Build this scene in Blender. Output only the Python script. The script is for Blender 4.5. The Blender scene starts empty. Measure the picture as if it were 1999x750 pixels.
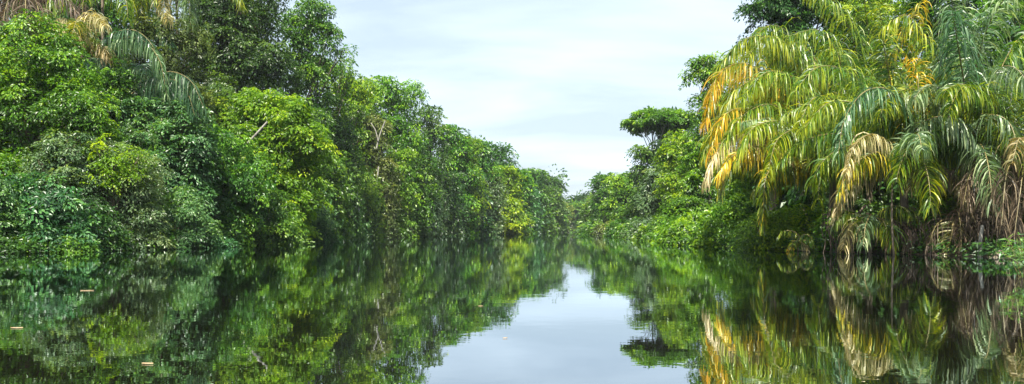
import bpy, math
import numpy as np

# ------------------------------------------------------------------ basics
F = 1569.0          # focal length in photo pixels (photo is 1999 px wide)
CX, HY = 999.5, 449.0
CAMH = 1.5
HAZE = 0.0001
scene = bpy.context.scene
COL = scene.collection
R = np.random.default_rng


def at(px, py, d):
    return np.array([(px - CX) / F * d, d, CAMH + (HY - py) / F * d])


def tag(o, label=None, cat=None, group=None, kind=None):
    if label: o['label'] = label
    if cat: o['category'] = cat
    if group: o['group'] = group
    if kind: o['kind'] = kind
    return o


def empty(name, loc):
    o = bpy.data.objects.new(name, None)
    o.location = tuple(float(v) for v in loc)
    o.empty_display_size = 0.5
    COL.objects.link(o)
    return o


def norm(v):
    return v / np.maximum(np.linalg.norm(v, axis=-1, keepdims=True), 1e-9)


def mesh_obj(name, verts, faces, mat, parent=None, origin=None, tint=None, fmat=None, smooth=False, tris=None):
    """verts (N,3) world coordinates; faces (M,4) quads; tint per vertex"""
    verts = np.asarray(verts, dtype=np.float64)
    org = np.zeros(3)
    if parent is not None: org = np.array(parent.location)
    elif origin is not None: org = np.asarray(origin, float)
    v = (verts - org).astype(np.float32)
    faces = np.asarray(faces, dtype=np.int32)
    me = bpy.data.meshes.new(name)
    me.vertices.add(len(v)); me.vertices.foreach_set('co', v.ravel())
    k = faces.shape[1]
    me.loops.add(faces.size); me.loops.foreach_set('vertex_index', faces.ravel())
    me.polygons.add(len(faces))
    me.polygons.foreach_set('loop_start', np.arange(0, faces.size, k, dtype=np.int32))
    mats = mat if isinstance(mat, (list, tuple)) else [mat]
    for m in mats: me.materials.append(m)
    if fmat is not None:
        me.polygons.foreach_set('material_index', np.asarray(fmat, dtype=np.int32))
    if tint is not None:
        a = me.attributes.new('tint', 'FLOAT', 'POINT')
        a.data.foreach_set('value', np.asarray(tint, dtype=np.float32))
    me.polygons.foreach_set('use_smooth', np.full(len(faces), smooth))
    me.update(calc_edges=True)
    o = bpy.data.objects.new(name, me)
    COL.objects.link(o)
    if parent is not None: o.parent = parent
    elif origin is not None: o.location = tuple(float(x) for x in org)
    return o


# ------------------------------------------------------------------ materials
def ramp_node(nt, stops):
    r = nt.nodes.new('ShaderNodeValToRGB')
    cr = r.color_ramp
    while len(cr.elements) < len(stops): cr.elements.new(0.5)
    for e, (p, c) in zip(cr.elements, stops):
        e.position = p; e.color = (*c, 1)
    return r


def leaf_mat(name, stops, trans=0.38, rough=0.40, spec=0.45, glow=(1.25, 1.15, 0.35)):
    m = bpy.data.materials.new(name); m.use_nodes = True
    nt = m.node_tree; nt.nodes.clear()
    out = nt.nodes.new('ShaderNodeOutputMaterial')
    at_ = nt.nodes.new('ShaderNodeAttribute'); at_.attribute_name = 'tint'
    r = ramp_node(nt, stops)
    nt.links.new(at_.outputs['Fac'], r.inputs['Fac'])
    oi = nt.nodes.new('ShaderNodeObjectInfo')
    mr = nt.nodes.new('ShaderNodeMapRange')
    mr.inputs['To Min'].default_value = 0.485; mr.inputs['To Max'].default_value = 0.515
    nt.links.new(oi.outputs['Random'], mr.inputs['Value'])
    hs = nt.nodes.new('ShaderNodeHueSaturation')
    nt.links.new(mr.outputs[0], hs.inputs['Hue']); nt.links.new(r.outputs[0], hs.inputs['Color'])
    p = nt.nodes.new('ShaderNodeBsdfPrincipled')
    p.inputs['Roughness'].default_value = rough
    p.inputs['Specular IOR Level'].default_value = spec
    nt.links.new(hs.outputs[0], p.inputs['Base Color'])
    t = nt.nodes.new('ShaderNodeBsdfTranslucent')
    mul = nt.nodes.new('ShaderNodeMix'); mul.data_type = 'RGBA'; mul.blend_type = 'MULTIPLY'
    mul.inputs[0].default_value = 1.0
    mul.inputs[7].default_value = (*[g * 1.6 for g in glow], 1)
    nt.links.new(hs.outputs[0], mul.inputs[6]); nt.links.new(mul.outputs[2], t.inputs['Color'])
    mx = nt.nodes.new('ShaderNodeMixShader'); mx.inputs[0].default_value = trans
    nt.links.new(p.outputs[0], mx.inputs[1]); nt.links.new(t.outputs[0], mx.inputs[2])
    nt.links.new(mx.outputs[0], out.inputs['Surface'])
    return m


def noise_mat(name, c1, c2, scale=(3, 3, 3), rough=0.85, nscale=1.0, bump=0.3):
    m = bpy.data.materials.new(name); m.use_nodes = True
    nt = m.node_tree; p = nt.nodes['Principled BSDF']
    tc = nt.nodes.new('ShaderNodeTexCoord'); mp = nt.nodes.new('ShaderNodeMapping')
    mp.inputs['Scale'].default_value = scale
    nz = nt.nodes.new('ShaderNodeTexNoise'); nz.inputs['Scale'].default_value = nscale; nz.inputs['Detail'].default_value = 6
    nt.links.new(tc.outputs['Object'], mp.inputs[0]); nt.links.new(mp.outputs[0], nz.inputs['Vector'])
    r = ramp_node(nt, [(0.3, c1), (0.7, c2)])
    nt.links.new(nz.outputs['Fac'], r.inputs[0]); nt.links.new(r.outputs[0], p.inputs['Base Color'])
    p.inputs['Roughness'].default_value = rough
    if bump:
        b = nt.nodes.new('ShaderNodeBump'); b.inputs['Strength'].default_value = bump
        nt.links.new(nz.outputs['Fac'], b.inputs['Height']); nt.links.new(b.outputs[0], p.inputs['Normal'])
    return m


def pal(name, a, b, c, **k):
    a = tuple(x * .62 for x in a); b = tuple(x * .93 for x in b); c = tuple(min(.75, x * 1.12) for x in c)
    return leaf_mat(name, [(0.0, a), (0.5, b), (1.0, c)], **k)


L = {
    'mid':    pal('leaves_mid_green', (0.028, 0.090, 0.012), (0.070, 0.185, 0.018), (0.200, 0.330, 0.022), trans=.36),
    'teal':   pal('leaves_blue_green', (0.026, 0.092, 0.030), (0.058, 0.178, 0.052), (0.140, 0.280, 0.075), spec=0.55, trans=.36),
    'bright': pal('leaves_yellow_green', (0.055, 0.150, 0.010), (0.150, 0.290, 0.012), (0.330, 0.420, 0.020), trans=0.45),
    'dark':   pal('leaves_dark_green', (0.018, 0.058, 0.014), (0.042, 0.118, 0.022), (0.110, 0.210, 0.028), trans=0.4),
    'olive':  pal('leaves_olive_green', (0.055, 0.085, 0.024), (0.105, 0.160, 0.034), (0.210, 0.250, 0.065)),
    'grey':   pal('leaves_grey_green', (0.045, 0.095, 0.040), (0.090, 0.170, 0.066), (0.200, 0.270, 0.120), spec=0.5),
    'fresh':  pal('leaves_fresh_green', (0.030, 0.100, 0.008), (0.085, 0.220, 0.012), (0.250, 0.390, 0.018), trans=0.38),
}
P = {
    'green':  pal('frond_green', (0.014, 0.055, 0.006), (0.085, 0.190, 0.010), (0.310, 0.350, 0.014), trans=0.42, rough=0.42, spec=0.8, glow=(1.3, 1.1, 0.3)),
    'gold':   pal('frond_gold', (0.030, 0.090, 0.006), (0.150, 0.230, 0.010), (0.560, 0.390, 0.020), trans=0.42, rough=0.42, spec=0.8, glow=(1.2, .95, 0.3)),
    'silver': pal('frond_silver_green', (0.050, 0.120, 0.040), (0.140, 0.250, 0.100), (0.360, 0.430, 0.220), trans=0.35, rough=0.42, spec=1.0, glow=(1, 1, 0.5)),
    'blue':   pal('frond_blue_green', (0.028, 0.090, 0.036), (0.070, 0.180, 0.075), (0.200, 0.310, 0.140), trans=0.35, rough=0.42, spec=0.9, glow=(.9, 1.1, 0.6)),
    'shade':  pal('frond_deep_green', (0.018, 0.060, 0.028), (0.045, 0.120, 0.050), (0.150, 0.230, 0.110), trans=0.35, rough=0.38, spec=0.9, glow=(.9, 1.1, 0.6)),  # darker version of the blue-green frond colours
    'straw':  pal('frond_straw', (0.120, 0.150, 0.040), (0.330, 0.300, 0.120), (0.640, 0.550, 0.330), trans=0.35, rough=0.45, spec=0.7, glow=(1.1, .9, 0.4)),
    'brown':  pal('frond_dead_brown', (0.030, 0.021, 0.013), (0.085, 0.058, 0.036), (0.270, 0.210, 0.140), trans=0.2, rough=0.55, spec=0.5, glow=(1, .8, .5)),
}
BARK = noise_mat('bark_grey_brown', (0.07, 0.05, 0.035), (0.22, 0.18, 0.13), (6, 6, 1.2))
BARKP = noise_mat('bark_pale', (0.13, 0.12, 0.10), (0.32, 0.31, 0.27), (6, 6, 1.2))
RACHIS = noise_mat('frond_stalk', (0.10, 0.09, 0.03), (0.25, 0.20, 0.08), (4, 4, 4), rough=0.5)
ROOT = noise_mat('wet_root', (0.025, 0.017, 0.011), (0.095, 0.068, 0.045), (5, 5, 5))
SOIL = noise_mat('bank_soil', (0.020, 0.014, 0.009), (0.065, 0.045, 0.028), (1, 1, 1), nscale=1.6)


# ------------------------------------------------------------------ foliage
def leaf_quads(p, t, n, ln, wd):
    """one folded, drooping leaf per row"""
    b = norm(np.cross(n, t)); ln = ln[:, None]; wd = wd[:, None]
    mid = p + t * ln * 0.45
    v0 = p
    v1 = mid + b * wd * 0.5 + n * wd * 0.16
    v2 = p + t * ln - n * ln * 0.16
    v3 = mid - b * wd * 0.5 + n * wd * 0.16
    V = np.stack([v0, v1, v2, v3], axis=1).reshape(-1, 3)
    Fq = np.arange(len(V)).reshape(-1, 4)
    return V, Fq


def wob(p, s, ph):
    return (np.sin(p[:, 0] * s + ph) + np.sin(p[:, 1] * s * 1.13 + ph * 2.1) + np.sin(p[:, 2] * s * 0.9 + ph * 3.3)
            + 0.7 * np.sin((p[:, 0] + p[:, 2]) * s * 2.1 + ph * 1.7) + 0.7 * np.sin((p[:, 1] - p[:, 2]) * s * 1.9 + ph)) / 4.4


def foliage(rng, lobes, leaf, aspect=0.5, clump=0.9, dens=1.0, drape=0.0, per=46, upb=0.65, gap=0.16, zmin=0.05):
    lobes = np.asarray(lobes, float)
    C, A, OUT = [], [], []
    for i, lb in enumerate(lobes):
        c, r = lb[:3], lb[3:6]
        area = 4 * math.pi * ((r[0] * r[1]) ** 1.6 / 3 + (r[0] * r[2]) ** 1.6 / 3 + (r[1] * r[2]) ** 1.6 / 3) ** (1 / 1.6)
        n = max(8, int(area / (clump * clump) * 1.25 * dens))
        u = norm(rng.normal(size=(n, 3)))
        rad = 1 - 0.45 * rng.random(n) ** 2.0 + 0.13 * rng.normal(size=n) + 0.30 * (rng.random(n) < .06) * rng.random(n)
        lump = 1 + 0.20 * wob(u * 1.0, 4.0, i * 1.7) + 0.16 * wob(u, 9.0, i * 0.7)
        p = c + u * r * (rad * lump)[:, None]
        out = norm(u / r)
        keep = u[:, 2] > -0.6
        keep &= p[:, 2] > zmin
        for j, l2 in enumerate(lobes):
            if j != i:
                q = np.linalg.norm((p - l2[:3]) / l2[3:6], axis=1)
                keep &= q > 0.66
        C.append(p[keep]); OUT.append(out[keep])
    C = np.concatenate(C); OUT = np.concatenate(OUT)
    g = wob(C, 1.5 / max(clump, .5), rng.random() * 6)
    keep = g > -0.55 + gap * rng.normal(size=len(C)) * 0.5 + gap
    C, OUT = C[keep], OUT[keep]
    nC = len(C)
    ct = 0.40 + 0.20 * rng.normal(size=nC) + 0.30 * wob(C, 0.75, rng.random() * 6)
    ax = norm(OUT * (1 - upb) + np.array([0, 0, upb]) + 0.22 * rng.normal(size=(nC, 3)))
    cs = clump * (0.4 + 0.95 * rng.random(nC))
    isd = rng.random(nC) < drape
    # domed sprays
    idx = np.repeat(np.where(~isd)[0], per)
    n = len(idx)
    a = ax[idx]; ang = rng.random(n) * 2 * math.pi; rr = np.sqrt(rng.random(n))
    e1 = norm(np.cross(a, np.array([0.31, 0.83, 0.2]))); e2 = np.cross(a, e1)
    rad = e1 * np.cos(ang)[:, None] + e2 * np.sin(ang)[:, None]
    pos = C[idx] + rad * (cs[idx] * rr)[:, None] - a * (cs[idx] * 0.6 * rr ** 2 + 0.14 * cs[idx] * rng.random(n))[:, None]
    t = norm(rad * 1.0 - np.array([0, 0, 0.35]) + 0.32 * rng.normal(size=(n, 3)))
    nn = norm(a + rad * 0.35 + 0.30 * rng.normal(size=(n, 3)))
    nn = norm(nn - t * np.sum(nn * t, axis=1, keepdims=True))
    sz = leaf * (0.6 + 0.7 * rng.random(n)); tn = ct[idx] + 0.15 * rng.normal(size=n)
    # hanging strands
    if isd.any():
        ns = 4
        k = max(5, per // ns)
        idd = np.repeat(np.where(isd)[0], ns)
        off = rng.normal(size=(len(idd), 3)) * (clump * 0.45); off[:, 2] *= 0.5
        base = C[idd] + off
        ln = clump * (1.0 + 2.2 * rng.random(len(idd)))
        id2 = np.repeat(np.arange(len(idd)), k)
        m = len(id2)
        s = rng.random(m)
        pd = base[id2] + rng.normal(size=(m, 3)) * (0.10 * clump)
        pd[:, 2] -= s * ln[id2]
        o = OUT[idd[id2]]
        td = norm(np.array([0, 0, -1.0]) + 0.5 * rng.normal(size=(m, 3)))
        nd = norm(o * 1.0 + np.array([0, 0, 0.35]) + 0.45 * rng.normal(size=(m, 3)))
        nd = norm(nd - td * np.sum(nd * td, axis=1, keepdims=True))
        pos = np.concatenate([pos, pd]); t = np.concatenate([t, td]); nn = np.concatenate([nn, nd])
        sz = np.concatenate([sz, leaf * (0.5 + 0.6 * rng.random(m))])
        tn = np.concatenate([tn, ct[idd[id2]] - 0.08 + 0.12 * rng.normal(size=m)])
    keep = pos[:, 2] > zmin
    pos, t, nn, sz, tn = pos[keep], t[keep], nn[keep], sz[keep], tn[keep]
    V, Fq = leaf_quads(pos, t, nn, sz, sz * aspect)
    V[:, 2] = np.maximum(V[:, 2], 0.01)
    return V, Fq, np.repeat(np.clip(tn, 0, 1), 4)


def tube(path, radii, k=7):
    path = np.asarray(path, float); n = len(path)
    tan = norm(np.gradient(path, axis=0))
    ref = np.array([0.2, 0.9, 0.1]) if abs(tan[0][1]) < 0.8 else np.array([0.9, 0.1, 0.2])
    e1 = norm(np.cross(tan, ref)); e2 = np.cross(tan, e1)
    th = np.arange(k) * 2 * math.pi / k
    V = path[:, None, :] + (e1[:, None, :] * np.cos(th)[None, :, None] + e2[:, None, :] * np.sin(th)[None, :, None]) * np.asarray(radii)[:, None, None]
    V = V.reshape(-1, 3)
    Fq = []
    for i in range(n - 1):
        for j in range(k):
            j2 = (j + 1) % k
            Fq.append((i * k + j, i * k + j2, (i + 1) * k + j2, (i + 1) * k + j))
    return V, np.array(Fq)


def bez(a, b, c, n=8, jit=0, rng=None):
    s = np.linspace(0, 1, n)[:, None]
    p = (1 - s) ** 2 * a + 2 * s * (1 - s) * b + s * s * c
    if jit: p[1:-1] += rng.normal(size=(n - 2, 3)) * jit
    return p


def join(parts):
    V, Fs, o = [], [], 0
    for v, f in parts:
        V.append(v); Fs.append(f + o); o += len(v)
    return np.concatenate(V), np.concatenate(Fs)


def trunk_mesh(rng, base, lobes, H, r0, nl=6, lo=0.3):
    lobes = np.asarray(lobes)
    top = np.array([base[0], base[1], 0]) + np.array([rng.normal() * .03 * H, rng.normal() * .03 * H, H * 0.86])
    midp = (base + top) / 2 + np.array([rng.normal(), rng.normal(), 0]) * 0.03 * H
    b0 = np.array([base[0], base[1], base[2]])
    main = bez(b0, midp, top, 12, 0.006 * H, rng)
    rad = r0 * (1.25 - 1.0 * np.linspace(0, 1, 12)); rad[0] *= 1.35
    parts = [tube(main, rad, 9)]
    order = rng.permutation(len(lobes))[:nl * 2]
    for i in order:
        c = lobes[i][:3] + rng.normal(size=3) * lobes[i][3:6] * 0.2
        s = np.clip((c[2] / H) * 0.75 - 0.12, lo, 0.95)
        k = int(s * 11); st = main[k]
        el = (st + c) / 2 + np.array([0, 0, 0.06 * H])
        rr = rad[k] * 0.55
        limb = bez(st, el, c, 8, 0.008 * H, rng)
        parts.append(tube(limb, rr * (1.0 - 0.8 * np.linspace(0, 1, 8)), 6))
        for q in range(2):
            e = c + norm(rng.normal(size=3) + np.array([0, 0, .4])) * lobes[i][3:6] * 0.85
            parts.append(tube(bez(limb[5], (limb[5] + e) / 2 + [0, 0, .2], e, 5, 0.005 * H, rng), rr * 0.35 * (1.0 - 0.75 * np.linspace(0, 1, 5)), 5))
    return join(parts)


# lobe layouts: (x,y,z, rx,ry,rz) around base, tree height H and crown width W
def lobes_column(rng, b, H, W, skirt=0.0, n=28, dep=0.85):
    out = []
    R0 = W / 2
    for i in range(4):
        a = rng.random() * 6.28; q = 0.34 * R0
        s = R0 * (0.34 + 0.16 * rng.random())
        out.append((b[0] + q * math.cos(a) * 1.2, b[1] + q * math.sin(a) * dep, H - s * (0.75 + 0.5 * rng.random() * i / 3), s, s * dep, s * 0.8))
    for i in range(n):
        z = H * (skirt + (0.90 - skirt) * (i + rng.random()) / n)
        f = z / H
        pr = R0 * (1.05 if f < 0.45 else math.sqrt(max(0.0, 1.1 - ((f - 0.45) / 0.56) ** 2)))
        pr *= 0.70 + 0.42 * rng.random()
        a = i * 2.4 + rng.random() * 0.7
        s = R0 * (0.18 + 0.24 * rng.random())
        q = max(0.0, pr - s)
        out.append((b[0] + q * math.cos(a), b[1] + q * math.sin(a) * dep, max(z, s * 0.4), s * 1.1, s * 1.1, s * (0.65 + 0.4 * rng.random())))
    out.append((b[0], b[1], H * (0.45 + skirt * .3), R0 * 0.55, R0 * 0.5, H * 0.40 * (1 - skirt)))
    return out


def lobes_mound(rng, b, H, W, n=15, dep=0.8):
    b2 = b[2]; H = H - b2
    R0 = W / 2; out = [(b[0], b[1], b2 + H * 0.30, R0 * 0.72, R0 * 0.72 * dep, H * 0.62)]
    for i in range(n):
        f = (i + .5) / n
        el = math.asin(f * 0.93); a = i * 2.4 + rng.random() * .6
        s = R0 * (0.24 + 0.14 * rng.random())
        q = R0 * 0.80 * math.cos(el)
        out.append((b[0] + q * math.cos(a), b[1] + q * math.sin(a) * dep, b2 + max(0.3, (H - s * .6) * math.sin(el) * (0.9 + .15 * rng.random())), s, s, s * 0.8))
    return out


def lobes_umbrella(rng, b, H, W, n=13, lean=0.0, thick=0.06):
    R0 = W / 2; out = []
    for i in range(n):
        q = R0 * 0.78 * math.sqrt((i + .3) / n); a = i * 2.4 + rng.random() * .5
        s = R0 * (0.22 + 0.14 * rng.random())
        out.append((b[0] + lean + q * math.cos(a), b[1] + q * math.sin(a), H - s * .4 - 0.42 * R0 * (q / R0) ** 1.8 - rng.random() * .06 * H, s * 1.25, s * 1.25, s * (0.38 + thick)))
    for i in range(3):
        a = rng.random() * 6.28; s = R0 * 0.24
        out.append((b[0] + lean * .6 + R0 * .5 * math.cos(a), b[1] + R0 * .4 * math.sin(a), H * (0.62 + .12 * i / 3), s * 1.1, s * 1.1, s * .4))
    return out


SEED = [100]
TREES = []


def tree(px, top, wpx, d, form, pal_, label, cat='tree', name=None, group=None, gz=0.0, leafk=1.0, clump=None, drape=0.0,
         bark=None, aspect=0.5, skirt=0.0, dens=1.0, extra=None, gap=0.18, upb=0.62, per=64, r0=None, lean=0.0, n=None, seed=None):
    SEED[0] += 1
    rng = R(seed if seed is not None else SEED[0])
    tp = at(px, top, d); W = wpx / F * d; H = tp[2]
    base = np.array([tp[0], tp[1], gz])
    leaf = max(0.235, 0.0038 * d) * leafk
    cl = clump or max(0.95, 0.0125 * d)
    kw = {'n': n} if n else {}
    if form == 'column': lobes = lobes_column(rng, base, H, W, skirt, **kw)
    elif form == 'mound': lobes = lobes_mound(rng, base, H, W, **kw)
    else: lobes = lobes_umbrella(rng, base, H, W, lean=lean, **kw)
    if extra:
        for (ex, ey, ew, eh) in extra:       # further boughs: px, py, half width px, half height px
            c = at(ex, ey, d + rng.normal() * W * .12)
            lobes.append((c[0], c[1], c[2], ew / F * d, ew / F * d * .8, eh / F * d))
    root = empty(name or ('rainforest_tree' if cat == 'tree' else 'riverside_shrub'), base)
    tag(root, label, cat, group)
    V, Fq, tn = foliage(rng, lobes, leaf, aspect, cl, dens, drape, per, upb, gap)
    mesh_obj('crown', V, Fq, L[pal_], root, tint=tn)
    if form == 'mound' and cat == 'shrub':
        parts = []
        for i in range(5):
            a = rng.random() * 6.28
            e = base + np.array([math.cos(a) * W * .3, math.sin(a) * W * .25, H * (.45 + .35 * rng.random())])
            parts.append(tube(bez(base + [math.cos(a) * .2, math.sin(a) * .2, 0], (base + e) / 2 + [0, 0, H * .12], e, 6, .03, rng), 0.07 * (1.1 - np.linspace(0, 1, 6)), 6))
        tv, tf = join(parts)
        mesh_obj('stems', tv, tf, bark or BARK, root, smooth=True)
    else:
        tv, tf = trunk_mesh(rng, base, lobes, H, r0 or (0.010 * H + 0.10), nl=7 if form != 'umbrella' else 9, lo=0.3 if form != 'umbrella' else 0.55)
        mesh_obj('trunk', tv, tf, bark or BARK, root, smooth=True)
    TREES.append((label, len(Fq)))
    return root


# ------------------------------------------------------------------ palms
def frond_mesh(rng, path, lmax, width, gap=0.15, droop=1.0, start=0.14, rr=0.06, lean_out=0.55, tipbias=0.3, ragged=0.15):
    """path: smooth polyline of the stalk.  Long strap leaflets on both sides, hanging with gravity"""
    path = np.asarray(path, float)
    seg = np.linalg.norm(np.diff(path, axis=0), axis=1); cum = np.concatenate([[0], np.cumsum(seg)]); Ltot = cum[-1]
    n = max(16, int(Ltot * (1 - start) / gap))
    s = start + (1 - start) * (np.arange(n) + 0.5) / n
    s = np.repeat(s, 2); side = np.tile([-1.0, 1.0], n)
    keep = rng.random(len(s)) > ragged * 0.6
    s, side = s[keep], side[keep]; m = len(s)
    s = np.clip(s + rng.normal(size=m) * 0.004, 0, 1)
    def samp(q):
        return np.stack([np.interp(q * Ltot, cum, path[:, i]) for i in range(3)], axis=1)
    p0 = samp(s); tg = norm(samp(np.clip(s + .02, 0, 1)) - samp(np.clip(s - .02, 0, 1)))
    up = np.array([0, 0, 1.0])
    b = np.cross(tg, up); bad = np.linalg.norm(b, axis=1) < 0.15
    b[bad] = np.array([0.9, 0.3, 0]); b = norm(b) * side[:, None]
    u = norm(np.cross(b * side[:, None], tg))
    ln = lmax * (0.35 + 0.65 * np.sin(np.clip(s * 1.05, 0, 1) ** 0.8 * math.pi * 0.86 + 0.25)) * (0.8 + 0.35 * rng.random(m))
    d0 = norm(b * 1.0 + tg * lean_out + u * (0.42 * rng.normal(size=m) + 0.28)[:, None] + (0.16 if ragged < .4 else .42) * rng.normal(size=(m, 3)))
    K = 5
    pts = [p0]; d = d0.copy(); cur = p0.copy()
    g = droop * (0.35 + 0.70 * rng.random(m))[:, None]
    dirs = [d0]
    for k in range(1, K):
        d = norm(d + np.array([0, 0, -1.0]) * g * (0.55 + 0.35 * k))
        cur = cur + d * (ln / (K - 1))[:, None]
        pts.append(cur.copy()); dirs.append(d.copy())
    wprof = [0.45, 1.0, 0.9, 0.6, 0.08]
    w = width * (0.75 + 0.5 * rng.random(m))
    rows = []
    tw = rng.normal(size=m) * 0.5
    for k in range(K):
        wd = norm(np.cross(dirs[k], b) + 0.0)
        wd2 = norm(np.cross(dirs[k], wd))
        ww = norm(wd * np.cos(tw)[:, None] + wd2 * np.sin(tw)[:, None])
        rows.append(pts[k] + ww * (w * wprof[k] * 0.5)[:, None]); rows.append(pts[k] - ww * (w * wprof[k] * 0.5)[:, None])
    V = np.stack(rows, axis=1)                          # m, 2K, 3
    base = (np.arange(m) * 2 * K)[:, None]
    Fq = np.concatenate([base + np.array([2 * k, 2 * k + 1, 2 * k + 3, 2 * k + 2]) for k in range(K - 1)], axis=0)
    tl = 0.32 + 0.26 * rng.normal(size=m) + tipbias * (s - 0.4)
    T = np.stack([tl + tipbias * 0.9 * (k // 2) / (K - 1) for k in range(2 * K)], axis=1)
    V = V.reshape(-1, 3); T = np.clip(T.reshape(-1), 0, 1)
    rv, rf = tube(path, rr * (1.15 - 1.0 * np.linspace(0, 1, len(path)) ** 0.8), 6)
    allV = np.concatenate([V, rv]); allF = np.concatenate([Fq, rf + len(V)])
    fm = np.concatenate([np.zeros(len(Fq)), np.ones(len(rf))])
    T = np.concatenate([T, np.full(len(rv), 0.5)])
    V2 = allV.copy(); V2[:, 2] = np.maximum(V2[:, 2], 0.01)
    return V2, allF, fm, T


def catmull(ctrl, n=36):
    ctrl = np.asarray(ctrl, float)
    c = np.vstack([2 * ctrl[0] - ctrl[1], ctrl, 2 * ctrl[-1] - ctrl[-2]])
    out = []
    m = len(ctrl) - 1
    for t in np.linspace(0, m - 1e-6, n):
        i = int(t); u = t - i
        p0, p1, p2, p3 = c[i], c[i + 1], c[i + 2], c[i + 3]
        out.append(0.5 * ((2 * p1) + (-p0 + p2) * u + (2 * p0 - 5 * p1 + 4 * p2 - p3) * u * u + (-p0 + 3 * p1 - 3 * p2 + p3) * u ** 3))
    return np.array(out)


def arc(c, az, el, length, bend, n=26):
    pts = [np.array(c, float)]; st = length / (n - 1)
    for i in range(n - 1):
        e = el - bend * ((i + 1) / n) ** 1.35
        pts.append(pts[-1] + st * np.array([math.cos(e) * math.cos(az), math.cos(e) * math.sin(az), math.sin(e)]))
    return np.array(pts)


def palm(px, cy, d, label, frs, rnd=(), trunk_r=0.28, name='river_palm', group='large palms', gz=0.0, seed=1, bark=None, trunk=True, bx=None):
    """frs: list of (palette, lmax, [(px,py,dd),...]) fronds following the photo; rnd: (palette, count, length, el range)"""
    rng = R(seed)
    crown = at(px, cy, d)
    b = at(px if bx is None else bx, HY, d); base = np.array([b[0], b[1], gz])
    root = empty(name, base)
    tag(root, label, 'palm', group)
    if trunk:
        path = bez(base, (base + crown) / 2 + np.array([rng.normal() * .2, .1, 0]), crown, 10, 0.03, rng)
        v, f = tube(path, trunk_r * (1.15 - 0.35 * np.linspace(0, 1, 10)), 9)
        mesh_obj('trunk', v, f, bark or BARK, root, smooth=True)
    for (pl, lm, pts, *opt) in frs:
        o = opt[0] if opt else {}
        ctrl = [crown] + [at(x, y, d + dd) for x, y, dd in pts] if not o.get('free') else [at(x, y, d + dd) for x, y, dd in pts]
        V, Fq, fm, T = frond_mesh(rng, catmull(ctrl), lm * o.get('k', 1.25), o.get('w', 0.075 if pl != 'brown' else 0.05), droop=o.get('droop', 1.0), tipbias=o.get('tip', 0.3), start=o.get('start', 0.14), gap=o.get('gap', 0.065), ragged=o.get('rag', .2 if pl != 'brown' else .5), lean_out=o.get('lo', .55))
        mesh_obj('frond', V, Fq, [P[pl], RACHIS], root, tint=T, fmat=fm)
    for (pl, cnt, length, e0, e1, bend, a0, a1, *lmx) in rnd:
        for i in range(cnt):
            az = math.radians(a0 + (a1 - a0) * (i + rng.random() * .8) / cnt)
            el = math.radians(e0 + (e1 - e0) * rng.random())
            ll = length * (0.8 + .35 * rng.random())
            V, Fq, fm, T = frond_mesh(rng, arc(crown + rng.normal(size=3) * .15, az, el, ll, bend * (0.85 + .3 * rng.random())), (lmx[0] if lmx else 1.5) * 1.25, 0.075 if pl != 'brown' else 0.05, gap=0.065, tipbias=0.3, ragged=.15 if pl != 'brown' else .5, droop=0.6 + 0.6 * rng.random())
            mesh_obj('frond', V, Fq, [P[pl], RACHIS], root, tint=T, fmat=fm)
    return root


# ------------------------------------------------------------------ river, banks
LB = np.array([(-400, -42), (-60, -38), (20, -34), (51, -33.4), (55, -30.2), (62, -27.6), (81, -27.2), (124, -28.6), (168, -28), (224, -15.7), (294, 0), (392, 15), (523, 33), (640, 70), (900, 260), (3000, 1500)], float)
RB = np.array([(-400, 22), (-60, 17), (10, 16), (25, 18.2), (34, 25.5), (46, 26.3), (57, 20.8), (78, 17), (115, 21.5), (157, 25), (261, 28.4), (392, 36.4), (480, 49), (560, 90), (800, 300), (3000, 1640)], float)


def lb(y): return np.interp(y, LB[:, 0], LB[:, 1])
def rb(y): return np.interp(y, RB[:, 0], RB[:, 1])


ys = np.unique(np.concatenate([np.linspace(-400, 20, 15), np.linspace(20, 120, 41), np.linspace(120, 600, 49), np.linspace(600, 3000, 22)]))
offl = np.array([-3000, -600, -120, -40, -12, -5, -2.0, -0.8, 0.0, 0.8, 2.5])
rows = []
rg = R(5)
for y in ys:
    l, r = lb(y), rb(y)
    hL = np.array([6, 4, 2.2, 1.5, 0.9, 0.55, 0.35, 0.12, -0.10, -0.5, -1.6])
    xs = np.concatenate([l + offl, [l + (r - l) * .33, l + (r - l) * .66], r - offl[::-1]])
    zs = np.concatenate([hL, [-2.6, -2.6], hL[::-1]])
    jz = rg.normal(size=len(xs)) * 0.07; jz[:1] = 0; jz[-1:] = 0
    rows.append(np.stack([xs, np.full(len(xs), y), zs + jz], axis=1))
G = np.array(rows); nr, nc = G.shape[:2]
fi = [(i * nc + j, i * nc + j + 1, (i + 1) * nc + j + 1, (i + 1) * nc + j) for i in range(nr - 1) for j in range(nc - 1)]
tag(mesh_obj('ground', G.reshape(-1, 3), fi, SOIL, smooth=True), kind='structure')

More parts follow.
